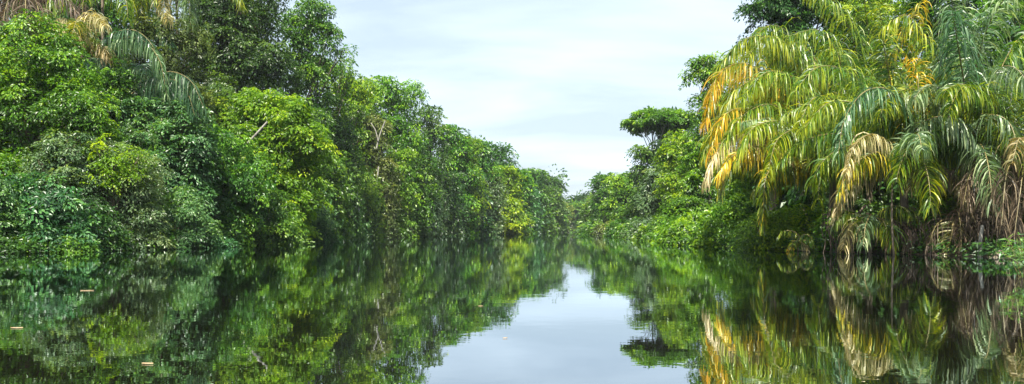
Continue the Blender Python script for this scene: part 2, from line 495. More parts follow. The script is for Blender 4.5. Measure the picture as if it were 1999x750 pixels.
# water: a broad sheet of dark tannin-stained water
wm = bpy.data.materials.new('river_water'); wm.use_nodes = True
nt = wm.node_tree; pb = nt.nodes['Principled BSDF']
pb.inputs['Base Color'].default_value = (0.006, 0.005, 0.003, 1)
pb.inputs['Roughness'].default_value = 0.0
pb.inputs['IOR'].default_value = 1.45
tc = nt.nodes.new('ShaderNodeTexCoord')
def nz(scale, sc, detail, dist=0.0):
    mp = nt.nodes.new('ShaderNodeMapping'); mp.inputs['Scale'].default_value = sc
    mp.inputs['Rotation'].default_value = (0, 0, math.radians(8))
    nt.links.new(tc.outputs['Object'], mp.inputs[0])
    z = nt.nodes.new('ShaderNodeTexNoise'); z.inputs['Scale'].default_value = scale; z.inputs['Detail'].default_value = detail
    z.inputs['Distortion'].default_value = dist
    nt.links.new(mp.outputs[0], z.inputs['Vector']); return z
n1 = nz(2.6, (0.7, 1.0, 1), 3, .4); n2 = nz(0.35, (0.6, 1.0, 1), 2); n3 = nz(0.06, (1, 1, 1), 2)
mA = nt.nodes.new('ShaderNodeMath'); mA.operation = 'MULTIPLY'
r3 = nt.nodes.new('ShaderNodeMapRange'); r3.inputs['From Min'].default_value = 0.35; r3.inputs['From Max'].default_value = 0.65
r3.inputs['To Min'].default_value = 0.45; r3.inputs['To Max'].default_value = 1.2
nt.links.new(n3.outputs['Fac'], r3.inputs['Value'])
nt.links.new(n1.outputs['Fac'], mA.inputs[0]); nt.links.new(r3.outputs[0], mA.inputs[1])
b1 = nt.nodes.new('ShaderNodeBump'); b1.inputs['Strength'].default_value = 1.0; b1.inputs['Distance'].default_value = 0.0013
b2 = nt.nodes.new('ShaderNodeBump'); b2.inputs['Strength'].default_value = 1.0; b2.inputs['Distance'].default_value = 0.0026
nt.links.new(mA.outputs[0], b1.inputs['Height']); nt.links.new(n2.outputs['Fac'], b2.inputs['Height'])
nt.links.new(b1.outputs[0], b2.inputs['Normal']); nt.links.new(b2.outputs[0], pb.inputs['Normal'])
fr = nt.nodes.new('ShaderNodeFresnel'); fr.inputs['IOR'].default_value = 1.5
nt.links.new(b2.outputs[0], fr.inputs['Normal'])
fm_ = nt.nodes.new('ShaderNodeMapRange'); fm_.inputs['From Min'].default_value = 0.03; fm_.inputs['From Max'].default_value = 0.75
fm_.inputs['To Min'].default_value = 0.34; fm_.inputs['To Max'].default_value = 0.96
nt.links.new(fr.outputs[0], fm_.inputs['Value'])
gl = nt.nodes.new('ShaderNodeBsdfGlossy'); gl.inputs['Roughness'].default_value = 0.0; gl.inputs['Color'].default_value = (.88, .95, 1.0, 1)
nt.links.new(b2.outputs[0], gl.inputs['Normal'])
pb.inputs['Specular IOR Level'].default_value = 0.0
wmx = nt.nodes.new('ShaderNodeMixShader'); nt.links.new(fm_.outputs[0], wmx.inputs[0])
nt.links.new(pb.outputs[0], wmx.inputs[1]); nt.links.new(gl.outputs[0], wmx.inputs[2])
nt.links.new(wmx.outputs[0], nt.nodes['Material Output'].inputs['Surface'])
wy = np.array([-400, 0, 100, 300, 700, 3000.]); wx = np.array([-3000, -300, 0, 300, 3000.])
WV = np.array([(x, y, 0) for y in wy for x in wx]); nx = len(wx)
WF = [(i * nx + j, i * nx + j + 1, (i + 1) * nx + j + 1, (i + 1) * nx + j) for i in range(len(wy) - 1) for j in range(nx - 1)]
tag(mesh_obj('river_water', WV, WF, wm), kind='structure')

# ------------------------------------------------------------------ trees
GL, GR = 'trees along the left bank', 'trees along the right bank'
SL, SR = 'shrubs along the left waterline', 'shrubs along the right waterline'
exec_list = []

# left bank, near to far
tree(62, 332, 235, 55, 'mound', 'teal', 'rounded blue-green large-leaved shrub at the far left waterline', 'shrub', group=SL, leafk=1.35, aspect=.5, n=16)
tree(-60, 300, 200, 52, 'mound', 'teal', 'blue-green shrub cut off by the left edge of the picture', 'shrub', group=SL)
tree(50, 35, 300, 64, 'column', 'fresh', 'broad mid-green tree with sunlit top below the dead brown palm fronds at upper left', group=GL, leafk=1.05, skirt=.30, extra=[(60, 150, 90, 70), (150, 210, 70, 60), (20, 90, 60, 50), (110, 120, 50, 45)])  # lighter leaf colour stands in for sunlight on this crown
tree(235, 258, 190, 62, 'mound', 'grey', 'grey-green bushy tree with pale yellow top right of the rounded waterline shrub', 'tree', group=GL, extra=[(215, 300, 45, 32), (270, 330, 50, 40)])
tree(222, 262, 120, 60.5, 'column', 'bright', 'slender tree with a small crown of yellow young leaves above the grey-green bush', group=GL, skirt=.5, n=16, gap=.4, extra=[(275, 300, 22, 9), (190, 285, 20, 9), (262, 330, 18, 9)])
tree(320, 192, 190, 70, 'column', 'teal', 'blue-green leafy tree beneath the drooping palm at upper left', group=GL, skirt=.2, leafk=1.2, extra=[(250, 215, 50, 30), (360, 230, 45, 32)])
tree(410, 250, 200, 76, 'column', 'mid', 'dull green tree left of and below the vivid yellow-green crown', group=GL, skirt=.05, drape=.15)
tree(525, 178, 225, 88, 'column', 'bright', 'vivid yellow-green rounded tree, brightest crown of the left bank', group=GL, skirt=.12, leafk=1.1, extra=[(440, 225, 50, 40), (425, 290, 38, 45), (500, 260, 45, 40), (570, 330, 45, 45), (590, 250, 35, 35), (480, 195, 40, 28), (612, 370, 25, 30)], bark=BARKP)
tree(470, 330, 200, 80, 'mound', 'mid', 'dense green bush filling the bank under the vivid yellow-green tree', 'shrub', group=SL, n=16, drape=.2)
tree(590, 350, 130, 98, 'mound', 'teal', 'dark blue-green bush at the waterline right of the vivid tree', 'shrub', group=SL, drape=.25)
tree(335, 360, 170, 66, 'mound', 'teal', 'deep green bush at the waterline beside the small dark hollow', 'shrub', group=SL, n=14)
tree(180, 385, 110, 58, 'mound', 'dark', 'shaded dark bush between the rounded shrub and the dark hollow', 'shrub', group=SL)
for (x, t_, w_, d_, c_, lab) in [
        (300, 452, 90, 62, 'mid', 'low leafy plant overhanging the water right of the dark hollow'),
        (395, 448, 110, 68, 'teal', 'low blue-green fringe plant at the water below the deep green bush'),
        (500, 445, 110, 80, 'mid', 'low fringe plant at the water below the vivid yellow-green tree'),
        (600, 440, 90, 99, 'teal', 'low fringe plant at the foot of the dark blue-green bush'),
        (20, 455, 110, 51.5, 'mid', 'low green plants spilling into the water at the left picture edge'),
        (130, 458, 90, 53.5, 'mid', 'low green plants at the foot of the rounded left shrub')]:
    tree(x, t_, w_, d_, 'mound', c_, lab, 'shrub', group=SL, n=9)
tree(420, 345, 120, 77, 'mound', 'fresh', 'lighter green bush at mid height left of the dense green bush', 'shrub', group=SL, n=14)
tree(545, 395, 110, 84, 'mound', 'mid', 'green leafy bush in front of the foot of the vivid yellow-green tree', 'shrub', group=SL, n=14)
tree(265, 395, 120, 61, 'mound', 'grey', 'grey-green bush just above the small dark hollow at the waterline', 'shrub', group=SL, n=14)
tree(130, 250, 150, 60, 'column', 'grey', 'grey-green tree in front of the broad sunlit tree at left', group=GL, skirt=.3)
tree(640, 300, 90, 116, 'column', 'mid', 'green creeper-hung tree filling the gap right of the vivid yellow-green tree', group=GL, drape=.3)
tree(612, 215, 90, 108, 'column', 'mid', 'green tree rising between the vivid tree and the dark vine-draped tree', group=GL, skirt=.2)
tree(685, 205, 80, 156, 'column', 'fresh', 'light green tree in front of the bright green crown', group=GL, skirt=.15, drape=.2)
tree(775, 290, 80, 164, 'column', 'fresh', 'light green tree standing in front of the highest dome', group=GL, drape=.35)
tree(735, 370, 80, 158, 'mound', 'olive', 'olive bush at the foot of the pale olive vine-covered tree', 'shrub', group=SL, drape=.4)
tree(825, 355, 70, 180, 'column', 'grey', 'grey-green low tree above the pale drooping shrub', group=GL, drape=.5)
tree(905, 265, 60, 230, 'column', 'bright', 'yellow-topped tree just right of the fresh green tree in the middle distance', group=GL, drape=.2, skirt=.2)
tree(950, 340, 60, 246, 'column', 'grey', 'greyish tree left of the bright leaning bush', group=GL, drape=.3)
tree(1010, 330, 50, 300, 'column', 'fresh', 'light green tree between the ragged dark crown and the round far tree', group=GL)
tree(1078, 392, 40, 420, 'mound', 'mid', 'far green bush at the waterline near the end of the left bank', 'shrub', group=SL)
# tall trees behind
tree(455, -60, 260, 112, 'column', 'dark', 'tall dark green tree behind the vivid yellow-green tree', group=GL, skirt=.2, drape=.2, n=36, extra=[(400, 60, 50, 40), (470, 30, 55, 40), (520, 110, 50, 45), (440, 150, 60, 40)])
tree(600, -5, 120, 122, 'column', 'mid', 'tall green tree whose flat boughs reach out into the sky at the left', group=GL, skirt=.15, drape=.3, n=22, gap=.22,
     extra=[(620, 50, 34, 12), (648, 82, 26, 9), (645, 60, 22, 8), (600, 20, 34, 14), (668, 96, 12, 6), (575, 45, 40, 22), (585, 120, 40, 30)])
tree(640, 108, 120, 134, 'column', 'fresh', 'fresh green domed tree just under the outreaching boughs', group=GL, skirt=.1, drape=.25, extra=[(675, 140, 26, 14)])
tree(655, 235, 120, 130, 'column', 'dark', 'dark vine-draped tree right of the vivid yellow-green tree', group=GL, drape=.6, skirt=.0)
tree(700, 148, 110, 168, 'column', 'bright', 'bright green crown left of the highest vine-draped dome', group=GL, skirt=.3, drape=.2)
tree(765, 150, 145, 176, 'column', 'fresh', 'highest vine-draped dome in the middle of the left bank', group=GL, drape=.45, n=26)
tree(733, 228, 70, 158, 'column', 'olive', 'pale olive vine-covered tree with bare twigs in front of the highest dome', group=GL, drape=.5, bark=BARKP, gap=.3, skirt=.1)
tree(700, 330, 100, 150, 'column', 'mid', 'green vine curtain tree at the bank right of the dark vine-draped tree', group=GL, drape=.6)
tree(838, 205, 75, 200, 'column', 'dark', 'dark bluish rounded tree right of the highest dome', group=GL, drape=.5)
tree(800, 300, 90, 178, 'column', 'mid', 'green draped tree in front of the dark bluish rounded tree', group=GL, drape=.5)
tree(885, 238, 85, 226, 'column', 'fresh', 'fresh green tree stepping down right of the dark bluish tree', group=GL, drape=.3)
tree(865, 330, 80, 212, 'column', 'dark', 'shaded grey-green tree low in front of the fresh green tree', group=GL, drape=.5)
tree(930, 268, 80, 248, 'column', 'mid', 'mid green tree in the middle distance left of the ragged dark crown', group=GL, drape=.25)
tree(912, 330, 60, 236, 'column', 'teal', 'bluish tree standing over the left bank waterline in the middle distance', group=GL, drape=.45)
tree(975, 282, 75, 290, 'column', 'dark', 'ragged dark crowned tree on the left skyline in the middle distance', group=GL, gap=.3, extra=[(1003, 298, 14, 6)])
tree(982, 322, 60, 275, 'column', 'bright', 'yellow-green crown below the ragged dark skyline tree', group=GL, drape=.1, skirt=.2)
tree(985, 378, 84, 268, 'mound', 'bright', 'bright yellow-green bush leaning over the water in the middle distance', 'shrub', group=SL, n=14)
tree(1038, 326, 66, 355, 'column', 'mid', 'round far tree left of the river bend on the skyline', group=GL, drape=.2)
tree(1020, 350, 60, 330, 'column', 'teal', 'bluish far tree in front of the round far tree', group=GL, drape=.2)
tree(1072, 346, 46, 420, 'umbrella', 'dark', 'far tree with flat dark crown left of the river end', group=GL)
tree(1068, 365, 50, 405, 'column', 'mid', 'far green tree under the flat dark crown', group=GL)
tree(1088, 384, 36, 480, 'column', 'olive', 'small far olive tree at the left end of the river', group=GL)
tree(1050, 398, 60, 372, 'mound', 'fresh', 'far waterside bush below the round far tree', 'shrub', group=SL)
tree(850, 415, 90, 212, 'mound', 'grey', 'pale drooping shrub at the waterline in the middle of the left bank', 'shrub', group=SL, drape=.6)
tree(925, 412, 60, 238, 'mound', 'dark', 'dark shrub at the waterline left of the bright leaning bush', 'shrub', group=SL)
tree(760, 405, 90, 168, 'mound', 'mid', 'waterline shrub below the highest dome', 'shrub', group=SL, drape=.4)
tree(675, 410, 80, 134, 'mound', 'teal', 'shaded waterline shrub below the dark vine-draped tree', 'shrub', group=SL, drape=.4)
# farthest
tree(1136, 384, 36, 580, 'umbrella', 'dark', 'farthest flat-topped tree closing the end of the river', group='trees at the river end')
tree(1152, 390, 40, 565, 'column', 'teal', 'hazy bluish tree at the end of the river right of the flat-topped one', group='trees at the river end')
tree(1124, 397, 26, 560, 'column', 'mid', 'hazy green tree at the end of the river just right of the left bank', group='trees at the river end')
tree(1170, 380, 40, 520, 'column', 'mid', 'hazy tree behind the small flat crown of the right bank', group='trees at the river end')
# right bank, far to near
tree(1185, 342, 44, 285, 'umbrella', 'dark', 'small dark flat-crowned tree at the left end of the right bank', group=GR, extra=[(1190, 375, 18, 16)])
tree(1168, 395, 46, 330, 'column', 'fresh', 'far fresh green tree leaning over the right waterline', group=GR)
tree(1192, 362, 62, 280, 'column', 'mid', 'green tree directly below the small dark flat crown', group=GR)
tree(1225, 332, 80, 240, 'column', 'fresh', 'rounded green tree left of the wide umbrella tree', group=GR)
tree(1205, 410, 70, 255, 'mound', 'olive', 'light olive bush at the far right waterline', 'shrub', group=SR)
tree(1283, 209, 128, 172, 'umbrella', 'fresh', 'wide flat umbrella-crowned tree standing free against the sky on the right', group=GR, n=17, bark=BARKP, gap=.12, clump=1.3, extra=[(1233, 236, 15, 6), (1262, 222, 24, 8), (1325, 240, 24, 14), (1300, 220, 34, 9), (1248, 252, 15, 5), (1278, 246, 20, 7), (1312, 262, 20, 8), (1338, 264, 16, 12), (1290, 232, 30, 9)], r0=0.4)
tree(1258, 300, 36, 165, 'column', 'dark', 'slim dark bluish tree under the umbrella crown', group=GR, skirt=.2, gap=.4, n=14, extra=[(1243, 325, 12, 6), (1250, 290, 12, 7)])
tree(1312, 262, 80, 162, 'column', 'dark', 'dark green tree right below the trunk of the umbrella crown', group=GR, gap=.3)
tree(1335, 258, 95, 140, 'column', 'bright', 'yellow-green sunlit tree between the umbrella tree and the palms', group=GR, extra=[(1310, 300, 25, 20)])
tree(1300, 325, 110, 150, 'column', 'grey', 'grey-green tree below the umbrella crown', group=GR)
tree(1370, 270, 80, 112, 'column', 'fresh', 'fresh green tree at the left edge of the golden palm fronds', group=GR)
tree(1250, 380, 90, 190, 'mound', 'mid', 'green waterside bush left of the grey-green tree', 'shrub', group=SR)
tree(1300, 395, 90, 158, 'mound', 'fresh', 'fresh green waterside bush below the grey-green tree', 'shrub', group=SR)
tree(1390, 104, 100, 118, 'column', 'fresh', 'dense green crown standing out left of the palm tops', group=GR, skirt=.55, n=16, extra=[(1365, 145, 24, 24), (1420, 130, 35, 25)])
tree(1340, 385, 100, 108, 'column', 'fresh', 'sunlit green bushy tree behind the round-leaved shrub', group=GR)
tree(1375, 400, 110, 84, 'mound', 'fresh', 'round-leaved bright green shrub left of the hanging yellow frond', 'shrub', group=SR, leafk=1.1, aspect=.6, n=14)
tree(1440, 372, 130, 73, 'mound', 'fresh', 'glossy round-leaved green shrub behind the hanging yellow frond', 'shrub', group=SR, leafk=1.1, aspect=.6, n=16)
tree(1555, 385, 150, 60.5, 'mound', 'bright', 'dense green shrub under the palms between the hanging frond and the pale pole', 'shrub', group=SR, leafk=1.05, aspect=.55, n=16)  # yellow-green leaf colour makes up for light lost under the palms
tree(1590, 425, 90, 60, 'mound', 'grey', 'twiggy grey-green shrub at the waterline left of the pale pole', 'shrub', group=SR, gap=.35)
tree(1570, -75, 230, 84, 'column', 'dark', 'tall dark tree behind the palms whose bough reaches left into the sky', group=GR, skirt=.3, extra=[(1485, 8, 28, 7), (1462, 15, 16, 4), (1510, 0, 30, 14), (1560, 10, 60, 30)])
tree(1500, 190, 200, 90, 'column', 'bright', 'green tree hidden behind the golden palm fronds', group=GR)
tree(1690, -40, 230, 84, 'column', 'bright', 'fresh green tree filling the top behind the middle palms', group=GR, skirt=.1)
tree(1850, -60, 240, 78, 'column', 'fresh', 'green tree behind the silver palm at the top right', group=GR, skirt=.1)
tree(2010, -50, 230, 70, 'column', 'fresh', 'green tree at the right picture edge behind the palms', group=GR, skirt=.1)
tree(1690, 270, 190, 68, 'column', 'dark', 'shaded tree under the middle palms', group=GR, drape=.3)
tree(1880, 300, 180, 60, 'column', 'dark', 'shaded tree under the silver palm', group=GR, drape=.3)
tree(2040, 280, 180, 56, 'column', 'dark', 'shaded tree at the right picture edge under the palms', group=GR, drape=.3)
tree(1850, 355, 110, 53, 'mound', 'olive', 'brownish olive creeper bush above the dead fronds on the right', 'shrub', group=SR, gz=2.0, gap=.35)
tree(1322, 418, 70, 132, 'mound', 'mid', 'green waterside bush between the fresh green bush and the round-leaved shrub', 'shrub', group=SR)
tree(1345, 425, 70, 100, 'mound', 'fresh', 'low bright bush at the waterline just left of the round-leaved shrub', 'shrub', group=SR)
tree(1275, 425, 60, 170, 'mound', 'olive', 'low olive bush at the waterline under the grey-green tree', 'shrub', group=SR)
tree(1235, 428, 60, 205, 'mound', 'grey', 'low pale bush at the waterline left of the low olive bush', 'shrub', group=SR)
tree(1500, 400, 100, 60, 'mound', 'fresh', 'green shrub at the waterline just right of the hanging yellow frond', 'shrub', group=SR, n=14)
tree(1640, 400, 100, 55.5, 'mound', 'fresh', 'leafy shrub at the waterline left of the low young palm', 'shrub', group=SR)
tree(1740, 390, 110, 57, 'mound', 'dark', 'shaded shrub behind the thin upright stem', 'shrub', group=SR)  # dark leaves of these three shrubs paint in the hollow's shade
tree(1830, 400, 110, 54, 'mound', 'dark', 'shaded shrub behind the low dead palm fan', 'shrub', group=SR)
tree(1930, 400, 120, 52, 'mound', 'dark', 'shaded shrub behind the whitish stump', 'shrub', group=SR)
for (d_, h_, w_, c_, lab) in [
        (300, 5.0, 11, 'mid', 'far rounded waterline bush, leftmost of the row on the right bank'),
        (250, 4.6, 10, 'fresh', 'far fresh green waterline bush beneath the small dark flat crown'),
        (215, 4.4, 10, 'olive', 'yellowish waterline bush left below the umbrella-crowned tree'),
        (185, 4.4, 9, 'mid', 'dull green waterline bush below the rounded green tree'),
        (160, 4.2, 9, 'fresh', 'fresh green waterline bush under the left edge of the umbrella crown'),
        (140, 4.0, 8, 'grey', 'greyish waterline bush straight below the umbrella crown'),
        (120, 3.8, 8, 'fresh', 'leafy waterline bush below the right half of the umbrella crown'),
        (105, 3.6, 7, 'mid', 'mid green waterline bush below the sunlit yellow-green tree'),
        (92, 3.4, 6, 'fresh', 'bright waterline bush left of the round-leaved shrub'),
        (80, 3.2, 6, 'bright', 'yellow-green waterline bush at the foot of the round-leaved shrub'),
        (72, 3.0, 6, 'fresh', 'fresh green waterline bush just left of the hanging yellow frond'),
        (64.5, 2.8, 5, 'mid', 'low green waterline bush right behind the tip of the hanging frond')]:
    x_ = rb(d_) + .8
    tree(CX + F * x_ / d_, HY - (h_ - CAMH) * F / d_, w_ * F / d_, d_, 'mound', c_, lab, 'shrub', group=SR)
tree(1900, 372, 60, 48.5, 'mound', 'olive', 'olive creeper tuft among the dead brown fronds', 'shrub', group=SR, gz=.6, gap=.35)
tree(1835, 372, 50, 49.5, 'mound', 'fresh', 'small bright green shrub above the low dead palm fan', 'shrub', group=SR, gz=.6, gap=.35)
# outside the frame, for what the water and a shifted view can show
tree(-170, -20, 330, 72, 'column', 'mid', 'broad tree beyond the left picture edge', group=GL, skirt=.1)
tree(180, -80, 300, 96, 'column', 'mid', 'tall green tree behind the upper left palms', group=GL, drape=.25, skirt=.2, n=26)
tree(325, 30, 190, 83, 'column', 'olive', 'olive green tree behind the drooping palm at upper left', group=GL, drape=.4, skirt=.2)
tree(195, 120, 170, 71, 'column', 'mid', 'green tree filling in under the straw-coloured dry fronds', group=GL, skirt=.2)
tree(20, -90, 240, 90, 'column', 'dark', 'tall dark tree behind the dead palm fronds at the upper left corner', group=GL, skirt=.2)
tree(2200, 100, 300, 48, 'column', 'mid', 'tree beyond the right picture edge', group=GR)

# ------------------------------------------------------------------ palms on the right bank
palm(1625, 335, 60, 'big palm with gold and olive fronds arching left over the water', [
    ('gold', 2.0, [(1540, 190, -1), (1460, 125, -2), (1400, 150, -2.5), (1378, 240, -3)], {'tip': .5}),
    ('green', 2.2, [(1580, 180, 1), (1520, 85, 0), (1455, 75, -1), (1405, 130, -1)], {'tip': .35}),
    ('gold', 1.9, [(1540, 270, -2), (1470, 215, -3), (1415, 225, -4), (1385, 300, -4.5)], {'tip': .6}),
    ('straw', 1.9, [(1530, 300, -3), (1460, 262, -4), (1405, 290, -5), (1380, 350, -5)], {'tip': .3}),
    ('gold', 1.8, [(1560, 315, -3), (1490, 285, -4.5), (1430, 305, -6), (1402, 345, -6)], {'tip': .6}),
    ('green', 1.6, [(1540, 325, -3), (1470, 315, -4), (1425, 325, -5), (1405, 375, -5)], {'tip': .2}),
    ('silver', 1.2, [(1560, 260, -4), (1500, 232, -5), (1450, 238, -6)], {'droop': 1.3}),
    ('green', 2.2, [(1590, 200, 0), (1560, 110, 0), (1500, 70, -1), (1460, 110, -2)], {'tip': .4}),
    ('green', 2.0, [(1600, 230, -2), (1560, 160, -3), (1500, 140, -4), (1450, 190, -5)], {'tip': .45}),
    ('green', 2.0, [(1640, 220, -1), (1640, 120, -2), (1600, 60, -3), (1540, 70, -4)], {'tip': .3}),
    ('green', 2.0, [(1580, 290, -3), (1530, 240, -5), (1470, 250, -7), (1440, 310, -7)], {'tip': .5}),
    ('green', 2.0, [(1620, 180, 0), (1570, 90, 0), (1530, 95, 0), (1490, 150, -1)], {'tip': .3}),
    ('green', 2.2, [(1590, 230, -1), (1530, 160, -2), (1450, 165, -3), (1400, 240, -3)], {'tip': .5}),
    ('green', 1.9, [(1570, 270, -2), (1510, 205, -4), (1440, 235, -5), (1395, 320, -5)], {'tip': .5}),
    ('green', 2.0, [(1600, 290, -4), (1570, 250, -6), (1520, 270, -8), (1500, 330, -9)], {'tip': .5}),
    ('green', 1.9, [(1640, 260, -4), (1630, 200, -6), (1590, 190, -8), (1560, 240, -9)], {'tip': .5}),
    ('gold', 1.5, [(1560, 330, -3), (1515, 325, -5), (1496, 345, -6.5), (1491, 385, -7), (1490, 440, -7)], {'tip': .1, 'droop': .75, 'start': .4, 'gap': .03, 'w': .10, 'k': 1.1, 'lo': 1.0}),
], rnd=[('green', 6, 9, 40, 80, 2.0, 20, 340, 1.8), ('green', 6, 8, 25, 60, 2.1, 150, 300, 1.7)], seed=11)
palm(1510, 260, 66, 'olive-green palm rising behind the golden fronds toward the sky edge', [
    ('green', 2.3, [(1490, 150, 0), (1450, 95, -1), (1410, 130, -2), (1392, 200, -2)], {'tip': .35}),
    ('green', 2.3, [(1520, 140, 0), (1540, 70, -1), (1500, 50, -2), (1460, 90, -3)], {'tip': .3}),
    ('green', 2.2, [(1500, 190, -2), (1460, 140, -4), (1425, 180, -5), (1410, 250, -5)], {'tip': .4}),
    ('gold', 2.2, [(1530, 190, -2), (1560, 120, -4), (1600, 130, -5), (1630, 200, -5)], {'tip': .4}),
], rnd=[('green', 9, 8.5, 30, 80, 2.1, 0, 350, 2.0)], seed=31)

palm(1760, 330, 52, 'middle palm with arching green, blue-green and straw fronds', [
    ('blue', 1.7, [(1765, 250, -2), (1740, 180, -4), (1690, 178, -5), (1650, 230, -5.5), (1636, 300, -6)], {'tip': .15, 'droop': 1.3}),
    ('silver', 1.9, [(1775, 270, -3), (1815, 232, -5), (1870, 235, -6), (1912, 290, -6.5)], {'tip': .2, 'droop': 1.1}),
    ('straw', 1.35, [(1745, 290, -3), (1705, 262, -5), (1668, 285, -6), (1650, 345, -6.5)], {'tip': .3, 'droop': 1.2}),
    ('green', 1.8, [(1745, 200, 1), (1727, 100, 0), (1716, 10, -1)], {'tip': .4, 'droop': .8}),
    ('green', 1.8, [(1720, 230, -1), (1670, 150, -2), (1600, 130, -3), (1550, 180, -4)], {'tip': .4}),
    ('green', 1.8, [(1730, 260, -2), (1690, 210, -3), (1620, 200, -5), (1570, 250, -5.5)], {'tip': .4}),
    ('green', 1.8, [(1800, 240, -1), (1850, 190, -2), (1905, 200, -3), (1940, 260, -4)], {'tip': .35}),
    ('gold', 1.4, [(1770, 270, -2), (1790, 190, -3), (1790, 140, -3), (1770, 110, -3)], {'tip': .6, 'droop': .5}),
    ('gold', 1.5, [(1740, 300, -3), (1700, 300, -5), (1660, 330, -6), (1640, 375, -6)], {'tip': .4}),
    ('silver', 1.7, [(1765, 290, -4), (1790, 262, -7), (1800, 290, -9)], {'tip': .2}),
], rnd=[('green', 14, 8.5, 30, 82, 2.0, 0, 350, 1.8), ('straw', 3, 6, 10, 30, 1.9, 190, 330, 1.4)], seed=13)
palm(1890, 300, 50, 'tall palm with silvery leaflets fanning out at the top right', [
    ('silver', 2.3, [(1880, 160, 0), (1868, 60, -1), (1855, -15, -2)], {'tip': .1, 'droop': .8, 'w': .10}),
    ('silver', 2.0, [(1900, 160, -1), (1925, 60, -2), (1960, 0, -4), (1990, -20, -5)], {'tip': .2, 'droop': .9}),
    ('blue', 2.0, [(1885, 190, -2), (1872, 100, -4), (1862, 40, -6), (1858, 20, -7)], {'tip': .1, 'droop': 1.2, 'w': .10}),
    ('silver', 1.8, [(1910, 220, -2), (1945, 140, -4), (1985, 135, -6), (2020, 190, -7)], {'tip': .1}),
    ('green', 1.9, [(1860, 180, 1), (1810, 80, 0), (1770, 30, 0), (1730, 50, 0)], {'tip': .4}),
    ('green', 1.8, [(1930, 190, 0), (1985, 80, 0), (2040, 60, 0)], {'tip': .3}),
    ('silver', 1.6, [(1900, 260, -3), (1930, 225, -5), (1970, 240, -6), (1990, 300, -7)], {'tip': .1}),
], rnd=[('green', 10, 9, 30, 80, 2.0, 0, 350, 1.8), ('silver', 5, 8, 20, 75, 2.0, 180, 350, 1.8)], seed=14)
palm(1700, 250, 66, 'palm behind the middle with fronds rising to the top of the picture', [
    ('green', 2.2, [(1680, 130, 0), (1640, 20, -1), (1580, -20, -2)], {'tip': .4}),
    ('green', 2.2, [(1700, 120, 0), (1690, 20, -2), (1680, -60, -3)], {'tip': .4, 'droop': .7}),
    ('gold', 2.0, [(1740, 140, 0), (1780, 40, -2), (1800, 0, -4)], {'tip': .4}),
], rnd=[('green', 13, 10, 35, 82, 1.8, 0, 350, 2)], seed=15)
palm(1985, 320, 47, 'palm at the right edge with a skirt of dead brown fronds', [
    ('brown', 1.6, [(1970, 300, -1), (1935, 330, -2), (1925, 410, -3)], {'tip': .3, 'droop': 1.5}),
    ('brown', 1.7, [(1985, 300, -2), (1965, 340, -4), (1955, 440, -5)], {'tip': .4, 'droop': 1.2}),
    ('brown', 1.7, [(2000, 300, -2), (1995, 350, -4), (1980, 460, -5)], {'tip': .4, 'droop': 1.2}),
    ('brown', 1.5, [(1960, 310, 0), (1900, 330, -1), (1880, 400, -2)], {'tip': .3, 'droop': 1.4}),
    ('straw', 1.4, [(2000, 290, -2), (1990, 270, -4), (1975, 320, -5)], {'tip': .1}),
    ('green', 1.7, [(1960, 240, 0), (1930, 180, -1), (1880, 170, -2), (1850, 220, -3)], {'tip': .3}),
], rnd=[('brown', 7, 5, -20, 30, 1.6, 150, 330, 1.4), ('green', 7, 8, 35, 80, 2.0, 0, 350, 1.7)], seed=16)
palm(1860, 415, 49, 'low dead brown palm fan dipping its leaflets in the water', [
    ('straw', 1.3, [(1862, 425, -1), (1858, 455, -1.5), (1852, 490, -1.5)], {'free': True, 'droop': .35, 'start': .02, 'tip': .1, 'gap': .09, 'w': .08, 'lo': .3}),
    ('brown', 1.2, [(1885, 410, -1), (1878, 455, -1.5), (1876, 490, -1.5)], {'free': True, 'droop': .5, 'start': .02, 'tip': .3, 'gap': .09, 'w': .08}),
], rnd=[('brown', 6, 4.2, 0, 40, 2.2, 170, 350, 1.2)], trunk_r=.12, name='low_palm', group='low palms at the right waterline', seed=17)
palm(1700, 440, 51, 'low young palm with green fronds drooping into the water by the pale pole', [
    ('green', 1.3, [(1715, 425, -1), (1735, 440, -2), (1742, 480, -2.5)], {'tip': .3}),
    ('straw', 1.3, [(1680, 430, -1), (1655, 450, -2), (1645, 488, -2.5)], {'tip': .2}),
    ('silver', 1.2, [(1700, 420, -1), (1690, 440, -2.5), (1685, 480, -3)], {'tip': .1}),
], rnd=[('green', 7, 3.6, 30, 70, 2.4, 150, 390, 1.1), ('brown', 4, 3.5, 0, 40, 2.4, 180, 340, 1.1)], trunk_r=.12, name='low_palm', group='low palms at the right waterline', seed=18)
palm(1558, 470, 56, 'small dry yellow palm frond cluster at the waterline', [
    ('gold', .5, [(1550, 472, -.5), (1542, 480, -1), (1537, 489, -1.2)], {'tip': .6, 'w': .07}),
    ('straw', .5, [(1564, 474, -.5), (1574, 482, -1), (1578, 490, -1.2)], {'tip': .3, 'w': .07}),
], rnd=[('green', 4, 1.8, 20, 60, 2.4, 150, 390, .5)], trunk_r=.06, name='low_palm', group='low palms at the right waterline', seed=19)
